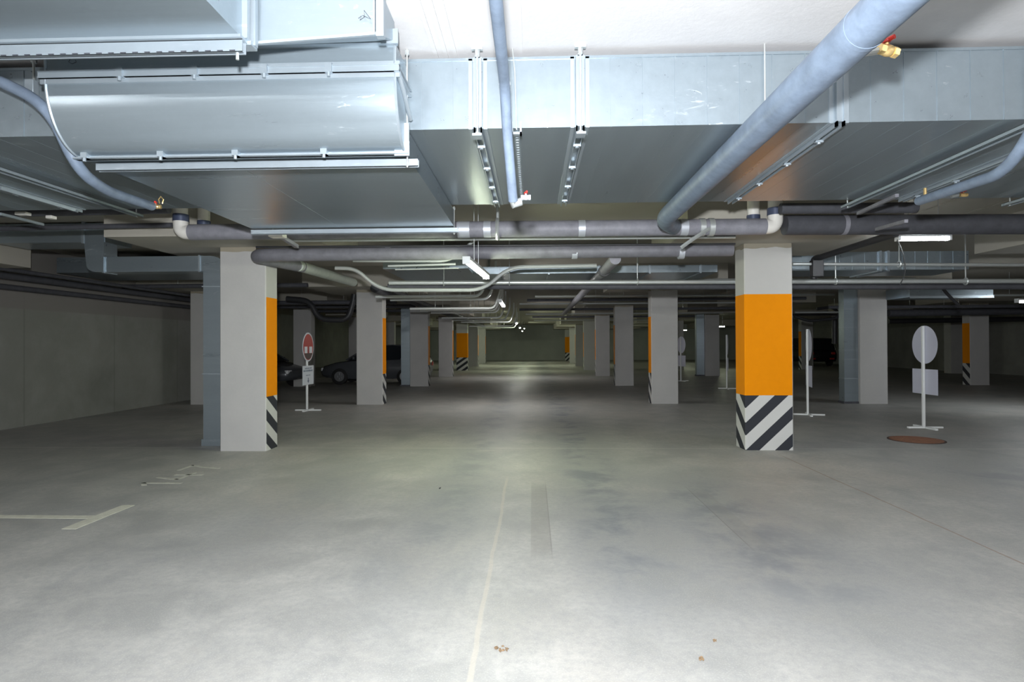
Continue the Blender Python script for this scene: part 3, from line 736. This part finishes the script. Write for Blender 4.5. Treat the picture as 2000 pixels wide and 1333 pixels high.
# repeated dip conduits in the distance
k = 0
for y in (12.0, 13.25, 15.4, 16.8, 18.6, 20.8, 23.5, 26.5, 30.0, 34.0):
    z = 2.50 + .04 * math.sin(k * 2.1)
    xr = -1.06 + .07 * math.sin(k)
    pipe('conduit', 'grey conduit crossing left of the lane lamps and turning up, in a receding row', 'conduit',
         [(-3.22, y, z), (xr, y, z), (xr + .18, y, 2.95), (xr + .18, y, ZC)], .030, ZINCL, fr=.14, group='conduits dipping beside the lane lamps', seg=10); k += 1
k = 0
for y in (12.6, 13.9, 15.9, 17.5, 19.6, 22.2, 25, 28.5, 33):
    z = 2.83 + .03 * math.sin(k * 1.7 + 1)
    pipe('conduit', 'dark pipe crossing under the ceiling right of the lane lamps, in a receding row', 'pipe',
         [(-.2 + .3 * math.sin(k), y, z), (8.0, y, z)], .045 if k % 2 else .03, INSUL3 if k % 2 else ZINC, group='cross pipes right of the lane lamps', seg=10); k += 1
k = 0
for y in (12.9, 14.1, 16.3, 18.2, 20.5, 25.5):
    z = 2.70 + .15 * math.sin(k * 1.3)
    pipe('conduit', 'dim pipe crossing under the ceiling of the right lane, in a receding row', 'pipe',
         [(9.0, y, z), (21.8, y, z)], .05 if k % 2 else .03, INSUL3 if k % 2 else ZINC, group='cross pipes over the right lane', seg=10); k += 1
for k, y in enumerate((16.8, 19.5, 23.0)):
    pipe('conduit', 'dark pipe crossing over the left bays behind the near left column, in a receding row', 'pipe',
         [(-9.4, y, 2.75 + .06 * k), (-3.9, y, 2.75 + .06 * k)], .06, INSUL3, group='cross pipes over the left bays', seg=10)
# hangers on the cross pipes
def pipe_hanger(label, px, py, y, r, rodtop=ZC, s=1.0):
    c = aY(px, py, y); t = empty('pipe_hanger', c, label, 'hanger', 'pipe hangers')
    ring = [c + Vector((0, math.cos(a) * r, math.sin(a) * r)) for a in [2 * math.pi * k / 20 for k in range(21)]]
    MB().tube(ring, .008 * s, 6, cap=False).build('clamp_ring', ZINC, t)
    MB().cyl(c + Vector((0, 0, r)), (c.x, c.y, rodtop), .006 * s, 6).build('rod', ZINC, t)
for lab, px, py, y, r, s in (('hanging pipe clamp with perforated strap at the middle of the first cross pipe', 972, 448, 7.0, .112, 3.0),
                          ('pipe clamp on the silver pipe left of the first lane lamp', 867, 553, 9.7, .05, 1.2),
                          ('pipe clamp on the silver pipe right of the first lane lamp', 995, 552, 9.7, .05, 1.2),
                          ('pipe clamp on the silver pipe left of the second right column', 1245, 551, 9.7, .05, 1.2),
                          ('pipe clamp on the silver pipe just right of the orange fronted column', 1632, 550, 9.7, .05, 1.4),
                          ('pipe clamp on the silver pipe above the tall right sign', 1886, 550, 9.7, .05, 1.6),
                          ('curled pipe clamp on the thin silver pipe below the right lamp', 1756, 516, 9.3, .045, 1.4)):
    pipe_hanger(lab, px, py, y, r, s=s)
a, b = aY(1330, 484, 6.95), aY(1386, 446, 6.9)
tag(MB().tube([a, aY(1352, 468, 6.9), b], .022, 5).build('strap_bar', ZINC, at=a), 'perforated strap dangling from the coupling near the thick pipe', 'hanger')
for lab, px in (('white insulated bracket block under the low elbow box', ((535, 455), (570, 472))),):
    a, b = aY(*px[0], 6.3), aY(*px[1], 6.9)
    t = empty('bracket_bar', a, lab, 'bracket')
    MB().tube([aY(528, 448, 6.2), aY(580, 482, 7.2)], .030, 4).build('arm', INSUL2, t)
    MB().bx((a + b) / 2 + Vector((0, -.15, -.01)), (.16, .12, .04)).build('block', PVC, t, bevel=.005)
for lab, px, py in (('white label tag on the dark pipe at far left', 45, 418), ('small white label tag on the dark pipe near the left edge', 100, 425)):
    c = aY(px, py, 6.4); tag(MB().bx(c, (.13 if px < 60 else .07, .08, .035)).build('label_tag', PVC, at=c, bevel=.006), lab, 'tag')
for lab, a, b, y in (('thin silver strut at the far left under the duct', (0, 418), (84, 439), 6.3), ('silver strut under the far left duct', (0, 368), (146, 411), 5.3)):
    p, q = aY(*a, y - .6), aY(*b, y); tag(MB().tube([p, q], .018, 4).build('strut_bar', GALVF, at=p), lab, 'bar')
a = aY(66, 120, 3.74); t = empty('rod_hanger', (a.x, 3.74, 2.95), 'bolted rod bracket left of the curved elbow', 'hanger')
m = MB(); threaded_rod(m, a.x, 3.74, aY(66, 195, 3.74).z, ZC, .008); m.build('threaded_rod', ZINC, t)
c = aY(62, 172, 3.72); MB().bx(c, (.06, .05, .10)).build('bracket', GALVF, t, bevel=.004)

# ------------------------------------------------------------------ lamps
def tube_lamp(label, c, length, rz, mat=TUBE, r=.034, rod=True, wires=(-.6, .6)):
    t = empty('tube_lamp', c, label, 'lamp', 'ceiling tube lamps', rz=rz, local=True)
    h = length / 2
    MB().box(-h, h, -.045, .045, .012, .05).build('housing', HOUSE, t, bevel=.006)
    m = MB().tube([(-h + .02, 0, 0), (h - .02, 0, 0)], r, 14); m.build('diffuser', mat, t)
    for q in (-h - .012, h - .02): MB().box(q, q + .032, -.046, .046, -.036, .052).build('end_cap', HOUSE, t, bevel=.004)
    if rod:
        for sx in wires:
            MB().cyl((sx * h, 0, .05), (sx * h, 0, ZC - c[2]), .004, 6).build('hanging_wire', ZINC, t)
    return t
l0, l1 = Vector((-.756, 6.757, 2.47)), Vector((-.651, 8.35, 2.47))
ang = math.atan2(l1.y - l0.y, l1.x - l0.x)
tube_lamp('first lit tube lamp over the lane, nearest and largest', (l0 + l1) / 2, 1.6, ang, wires=(-.32, .10))
names_l = ['second lit tube lamp back along the lane', 'third lit tube lamp back along the lane', 'fourth lit tube lamp back along the lane', 'fifth and smallest lit tube lamp in the lane row']
for (y, lab) in zip((14.1, 26.6, 33.6, 41.5), names_l):
    tube_lamp(lab, Vector((-.73, y, 2.49)), 1.55, math.pi / 2, TUBE if y > 30 else TUBEN)
tube_lamp('lit tube lamp close to the far end wall', Vector((-.7, 50.0, 2.9)), 1.55, math.pi / 2)
tube_lamp('added crosswise fill lamp near the far end of the lane, left side', Vector((-4.0, 43.0, 3.27)), 1.25, 0.0)  # added pair, tucked behind the drop panels to brighten the far floor
tube_lamp('added crosswise fill lamp near the far end of the lane, right side', Vector((3.3, 43.0, 3.27)), 1.25, 0.0)
c = aY(1803, 465, 7.45); tube_lamp('lit tube lamp under the thick charcoal pipe at right', c, .62, 0.0, TUBE2)
a = aY(1980, 589, 13.0); tube_lamp('lit tube lamp cut by the right edge of the picture', Vector((a.x + .62, 13.0, a.z)), 1.25, 0.12, TUBE2)
c = aY(1405, 638, 34.5); tube_lamp('small distant lit lamp just left of the orange fronted column', c, .62, 0.0)
c = aY(1335, 645, 46); tube_lamp('smallest distant lit lamp right of the second right column', c, .5, 0.0)
for lab, x, y in (('added fill tube lamp over the lane behind the camera', -.75, -1.6), ('added fill tube lamp over the right bays behind the camera', 5.6, -1.0), ('added fill tube lamp over the left bays behind the camera', -6.2, -1.0),
                  ('added fill tube lamp over the lane, second behind the camera', -.75, -6.0), ('added fill tube lamp over the right lane behind the camera', 12.0, -1.0),
                  ('added fill tube lamp over the right bays, second behind the camera', 5.6, -5.5), ('added fill tube lamp over the left bays, second behind the camera', -6.2, -5.5)):
    tube_lamp(lab, Vector((x, y, 2.7)), 1.55, math.pi / 2 if x == -.75 else 0.0, TUBEN)  # unseen lamps added behind the camera as general fill light

# photographer's flash above the camera
ld = bpy.data.lights.new('flash', 'AREA'); ld.shape = 'DISK'; ld.size = 0.14; ld.energy = 275; ld.color = (0.94, 0.97, 1.0); ld.spread = math.radians(170)
lo = bpy.data.objects.new('flash', ld); C.objects.link(lo); lo.location = (-.06, -.05, 1.92)
lo.rotation_euler = (math.radians(90 + 4), 0, math.radians(0))

# ------------------------------------------------------------------ signs
def sign(label, x, y, rz, front, discm, backm, text=False):
    t = empty('sign_stand', (x, y, 0), label, 'sign', 'round signs on white stands', rz=rz, local=True)
    MB().box(-.30, .30, -.025, .025, .0, .03).build('foot', WHITEP, t, bevel=.003)
    MB().box(-.025, .025, -.30, .30, .0, .03).build('foot', WHITEP, t, bevel=.003)
    MB().box(-.045, -.005, -.022, .022, .03, 1.80).build('post', WHITEP, t, bevel=.004)
    ring = lambda r, n=40: [(math.cos(2 * math.pi * k / n) * r, math.sin(2 * math.pi * k / n) * r + 1.47) for k in range(n)]
    m = MB().prism(ring(.335), 0, .0, .004, 0)
    dk = m.build('disc', backm, t, angle=30)
    if front:
        MB().prism(ring(.325), 0, .004, .006).build('white_rim', SIGNW, dk, angle=30)
        up = [(a, b) for a, b in ring(.30, 60) if b >= 1.47]; lo_ = [(a, b) for a, b in ring(.30, 60) if b <= 1.47 + 1e-6]
        MB().prism(ring(.30, 60), 0, .006, .0075).build('red_field', SIGNR, dk, angle=30)
        for s in (-1, 1):
            MB().box(.0075, .0085, min(s * .06, s * .23), max(s * .06, s * .23), 1.33, 1.48).build('white_bar', SIGNW, dk)
        m = MB().prism([(a, b) for a, b in ring(.285, 60) if b <= 1.33], 0, .0075, .0082); m.build('dark_field', SIGND, dk)
    pl = MB().box(.0, .004, -.335, .335, .60, 1.04).build('placard', discm, t)
    if text:
        m = MB(); random.seed(2)
        for z, h, w in ((.98, .030, .20), (.925, .045, .26), (.82, .02, .12)):
            yy = -w
            while yy < w:
                ww = random.uniform(.02, .05); m.box(.004, .0052, -yy - ww, -yy, z - h / 2, z + h / 2 * random.uniform(.6, 1)); yy += ww + random.uniform(.01, .025)
        m.box(.004, .0052, -.02, .02, .66, .76); m.prism([(-.06, .70), (.06, .70), (0, .635)], 0, .004, .0052)
        m.build('lettering', simple('faint_blue_lettering', (0.16, 0.20, 0.27), 0.6), pl)
    return t
sign('red and white round sign with white placard beside the near left column', -5.19, 13.45, 0.0, True, SIGNW, SIGNW, True)
sign('white round sign seen from behind, by the rusty manhole cover', 6.90, 10.62, 0.0, False, SIGNBACK, SIGNBACK)
sign('white round sign seen nearly edge-on beside the orange fronted column', 5.78, 12.55, math.radians(-15), False, SIGNBACK, SIGNBACK)
sign('distant white sign half hidden by the orange fronted column', 6.50, 19.9, math.radians(-14), False, SIGNBACK, SIGNBACK)
sign('distant round sign right of the second right column', 6.0, 24.0, math.radians(15), False, SIGNBACK, SIGNBACK)

# ------------------------------------------------------------------ cars
def car(label, loc, rz, L, Wd, H, paint, suv=False, group=None):
    t = empty('car', loc, label, 'car', group, rz=rz, local=True)
    hw = Wd / 2
    # local +x is the nose
    if suv:
        low = [(-L/2, .45, .95, .90), (-L/2 + .08, .32, 1.08, .97), (-L * .3, .28, 1.12, 1.0), (0, .28, 1.12, 1.0), (L * .22, .28, 1.10, 1.0), (L * .42, .30, 1.02, .95), (L/2 - .05, .34, .90, .86), (L/2, .42, .74, .78)]
        top = [(-L/2 + .10, 1.08, .93), (-L/2 + .30, H - .06, .80), (-L * .2, H, .80), (L * .05, H - .02, .80), (L * .13, H - .10, .79), (L * .27, 1.09, .90)]
    else:
        low = [(-L/2, .45, .86, .82), (-L/2 + .10, .30, 1.00, .93), (-L * .3, .22, 1.00, 1.0), (0, .21, .96, 1.0), (L * .2, .21, .94, 1.0), (L * .36, .23, .84, .95), (L/2 - .10, .30, .70, .86), (L/2, .40, .58, .74)]
        top = [(-L/2 + .12, .98, .90), (-L/2 + .45, H - .10, .76), (-L * .18, H, .74), (0, H - .02, .74), (L * .06, H - .07, .75), (L * .25, .93, .90)]
    def loft(st, n):
        m = MB(); vs = []
        for x, z0, z1, w in st:
            w *= hw
            pr = [(-w * .92, z0), (-w, z0 + (z1 - z0) * .25), (-w, z0 + (z1 - z0) * .62), (-w * .94, z1 - .05), (-w * .80, z1), (w * .80, z1), (w * .94, z1 - .05), (w, z0 + (z1 - z0) * .62), (w, z0 + (z1 - z0) * .25), (w * .92, z0)]
            vs += [(x, a, b) for a, b in pr]
        k = 10; fs = []
        for i in range(len(st) - 1):
            for j in range(k): fs.append((i * k + j, i * k + (j + 1) % k, (i + 1) * k + (j + 1) % k, (i + 1) * k + j))
        fs += [tuple(range(k - 1, -1, -1)), tuple((len(st) - 1) * k + j for j in range(k))]
        return m.add(vs, fs)
    loft(low, 10).build('body', paint, t, angle=50)
    m = MB(); vs = []
    for x, z, w in top: vs += [(x, -hw * w, z), (x, hw * w, z)]
    zb = low[3][2] - .03
    base = [(x, s * hw * .92, zb) for x, z, w in top for s in (-1, 1)]
    n = len(top); vs2 = vs + base; fs = []
    for i in range(n - 1):
        fs.append((2 * i, 2 * i + 1, 2 * i + 3, 2 * i + 2))
        fs.append((2 * n + 2 * i, 2 * i, 2 * i + 2, 2 * n + 2 * i + 2)); fs.append((2 * i + 1, 2 * n + 2 * i + 1, 2 * n + 2 * i + 3, 2 * i + 3))
    fs += [(0, 2 * n, 2 * n + 1, 1), (2 * n - 2, 2 * n - 1, 4 * n - 1, 4 * n - 2)]
    MB().add(vs2, fs).build('windows', GLASS, t, smooth=False)
    m = MB()
    rt = top[1:-1]
    for i in range(len(rt) - 1):
        (xa, za, wa), (xb, zb_, wb) = rt[i], rt[i + 1]
        m.add([(xa, -hw * wa - .005, za), (xa, hw * wa + .005, za), (xb, hw * wb + .005, zb_), (xb, -hw * wb - .005, zb_),
               (xa, -hw * wa, za + .03), (xa, hw * wa, za + .03), (xb, hw * wb, zb_ + .03), (xb, -hw * wb, zb_ + .03)],
              [(4, 5, 6, 7), (0, 1, 5, 4), (3, 2, 6, 7), (0, 3, 7, 4), (1, 2, 6, 5)])
    for s in (-1, 1):                                              # pillars
        for i, j in ((0, 1), (len(top) - 2, len(top) - 1)):
            m.tube([(top[i][0], s * hw * (top[i][2] + .005), top[i][1]), (top[j][0], s * hw * (top[j][2] + .005), top[j][1])], .04, 6)
        m.tube([(-.05 * L, s * hw * .75, H - .05), (-.06 * L, s * hw * .925, zb)], .035, 6)
    m.build('roof', paint, t, angle=50)
    R = .36 if suv else .31
    for sx in (-.30, .31):
        for s in (-1, 1):
            c = Vector((sx * L, s * (hw - .10), R))
            m = MB(); m.tube([c + Vector((0, -.11 , 0)), c + Vector((0, -.09, 0)), c + Vector((0, .09, 0)), c + Vector((0, .11, 0))], [R - .03, R, R, R - .03], 28)
            w = m.build('wheel', TYRE, t)
            m = MB(); m.cyl(c + Vector((0, s * .105, 0)), c + Vector((0, s * .118, 0)), R * .62, 20)
            for q in range(5):
                a = 2 * math.pi * q / 5; m.bx(c + Vector((math.cos(a) * R * .3, s * .118, math.sin(a) * R * .3)), (.06, .02, .06))
            m.build('rim', RIM, w)
    for s in (-1, 1):
        MB().bx((L/2 - .12, s * hw * .66, low[-2][2] - .12), (.20, .30, .13)).build('headlight', LENS, t, bevel=.03)
        MB().bx((-L/2 + .03, s * hw * .70, low[0][2] - .10), (.10, .26, .16)).build('tail_light', REDL, t, bevel=.02)
        MB().bx((L * .17, s * (hw + .06), 1.02 if not suv else 1.15), (.10, .16, .12)).build('mirror', paint, t, bevel=.03)
        if suv: MB().bx((-L/2 + .0, s * hw * .62, .50), (.06, .30, .10)).build('reflector', REDL, t, bevel=.01)
    return t
car('dark hatchback parked side-on behind the second left column', (-6.15, 23.3, 0), math.pi, 4.15, 1.75, 1.50, CARP)
car('dark car almost hidden left of the red round sign, headlamp glinting', (-10.35, 21.3, 0), math.radians(-12), 4.1, 1.75, 1.45, CARP)
car('black off-roader parked at the far right behind the edge-on sign', (aZ(1606, 716, 0).x, 41.5, 0), math.pi / 2, 4.6, 1.95, 1.85, CARB, True)

# ------------------------------------------------------------------ floor items
c = (aZ(1735, 858, 0) + aZ(1845, 862, 0)) / 2
t = empty('manhole_cover', c, 'rusty round manhole cover in the floor by the white sign', 'manhole cover')
ringp = lambda r, n=48: [(c.x + math.cos(2 * math.pi * k / n) * r, c.y + math.sin(2 * math.pi * k / n) * r) for k in range(n)]
MB().prism(ringp(.385), 2, 0.0, .006).build('frame', RUSTD, t, angle=30)
m = MB().prism(ringp(.355), 2, .004, .010)
for i in range(-5, 6):
    for j in range(-5, 6):
        if math.hypot(i, j) * .062 < .32: m.bx((c.x + i * .062, c.y + j * .062, .0112), (.036, .036, .0024))
m.build('cover', RUST, t)
t = empty('parking_line', (-3.8, 5.1, 0), 'faded pale T-shaped bay line on the floor at left', 'floor marking')
m = MB(); m.box(-9.5, -3.80, 5.01, 5.10, 0, .002); m.build('line', MARK, t)
a, b = aZ(165, 1024, 0), aZ(238, 993, 0)
MB().box(-3.88, -3.76, 4.72, 5.44, 0, .0026).build('end_bar', MARK, t)
tag(MB().box(-3.88, -3.76, 3.55, 3.98, 0, .002).build('parking_line', MARK, at=(-3.82, 3.8, 0)), 'tip of a pale bay line at the very left edge, nearest the camera', 'floor marking')
def strokes(pls, w=.05):
    m = MB()
    for pl in pls:
        for p, q in zip(pl[:-1], pl[1:]):
            p = Vector((p[0], p[1], 0)); q = Vector((q[0], q[1], 0)); d = (q - p).normalized(); s = Vector((-d.y, d.x, 0)) * w / 2
            p2 = p - d * w * .3; q2 = q + d * w * .3
            vs = [p2 + s, p2 - s, q2 - s, q2 + s]
            m.add([(v.x, v.y, z) for z in (0, .0018) for v in vs], [(0, 1, 2, 3), (4, 5, 6, 7), (0, 1, 5, 4), (1, 2, 6, 5), (2, 3, 7, 6), (3, 0, 4, 7)])
    return m
def W_(px, py): v = aZ(px, py, 0); return (v.x, v.y)
t = empty('stall_number', (-4.1, 6.7, 0), 'worn painted stall number 147 on the floor before the near left column', 'floor marking')
x0, x1 = W_(283, 945)[0], W_(360, 943)[0]
y1_, y2, y3 = 6.33, 6.62, 7.02
xt, xbm = -4.28, -3.86
strokes([[(xt + .08, y1_ - .10), (xt, y1_), (xbm, y1_)]]).build('digit_one', MARKF, t)
strokes([[(xt, y2 - .02), (xt + .27, y2 - .12), (xt + .27, y2 + .22)], [(xt + .12, y2 + .12), (xbm, y2 + .12)]]).build('digit_four', MARKF, t)
strokes([[(xt, y3 - .02), (xt, y3 + .26), (xt + .18, y3 + .16), (xbm, y3 + .08)]]).build('digit_seven', MARKF, t)
def crumb(label, px, py, s, mat, cat='leaf'):
    c = aZ(px, py, 0); random.seed(px); m = MB()
    for k in range(9):
        a = random.uniform(0, 6.28); r = random.uniform(0, s); q = (c.x + math.cos(a) * r, c.y + math.sin(a) * r, .003)
        u = random.uniform(.3, .6) * s; d = random.uniform(0, 3)
        pts = [(q[0] + math.cos(d + e) * u * f, q[1] + math.sin(d + e) * u * f, .001 + .006 * random.random()) for e, f in ((0, 1), (1.2, .5), (2.4, .8), (3.6, .55), (5, .7))]
        m.add(pts + [(p[0], p[1], p[2] + .003) for p in pts], [(4, 3, 2, 1, 0), (5, 6, 7, 8, 9)] + [(i, (i + 1) % 5, 5 + (i + 1) % 5, 5 + i) for i in range(5)])
    tag(m.build('dry_leaf' if cat == 'leaf' else 'pebble', mat, at=(c.x, c.y, 0), smooth=False), label, cat)
crumb('crumbled dry leaf on the floor at bottom centre', 979, 1270, .030, LEAF)
crumb('small dry leaf crumb on the floor right of bottom centre', 1369, 1289, .018, LEAF)
crumb('faint dry leaf crumb on the floor below the chevron column', 1398, 1254, .014, LEAF)
crumb('tiny dark pebble on the floor left of the lamp reflection', 859, 955, .022, INK, 'pebble')

# ------------------------------------------------------------------ world and view
w = bpy.data.worlds.new('garage_air'); SC.world = w; w.use_nodes = True
w.node_tree.nodes['Background'].inputs[0].default_value = (0.5, 0.55, 0.55, 1); w.node_tree.nodes['Background'].inputs[1].default_value = 0.0
SC.view_settings.view_transform = 'Standard'; SC.view_settings.look = 'None'
SC.view_settings.gamma = 1.0; SC.view_settings.exposure = 0.75; SC.view_settings.use_curve_mapping = False
for o in bpy.data.objects:
    if '_local' in o: del o['_local']
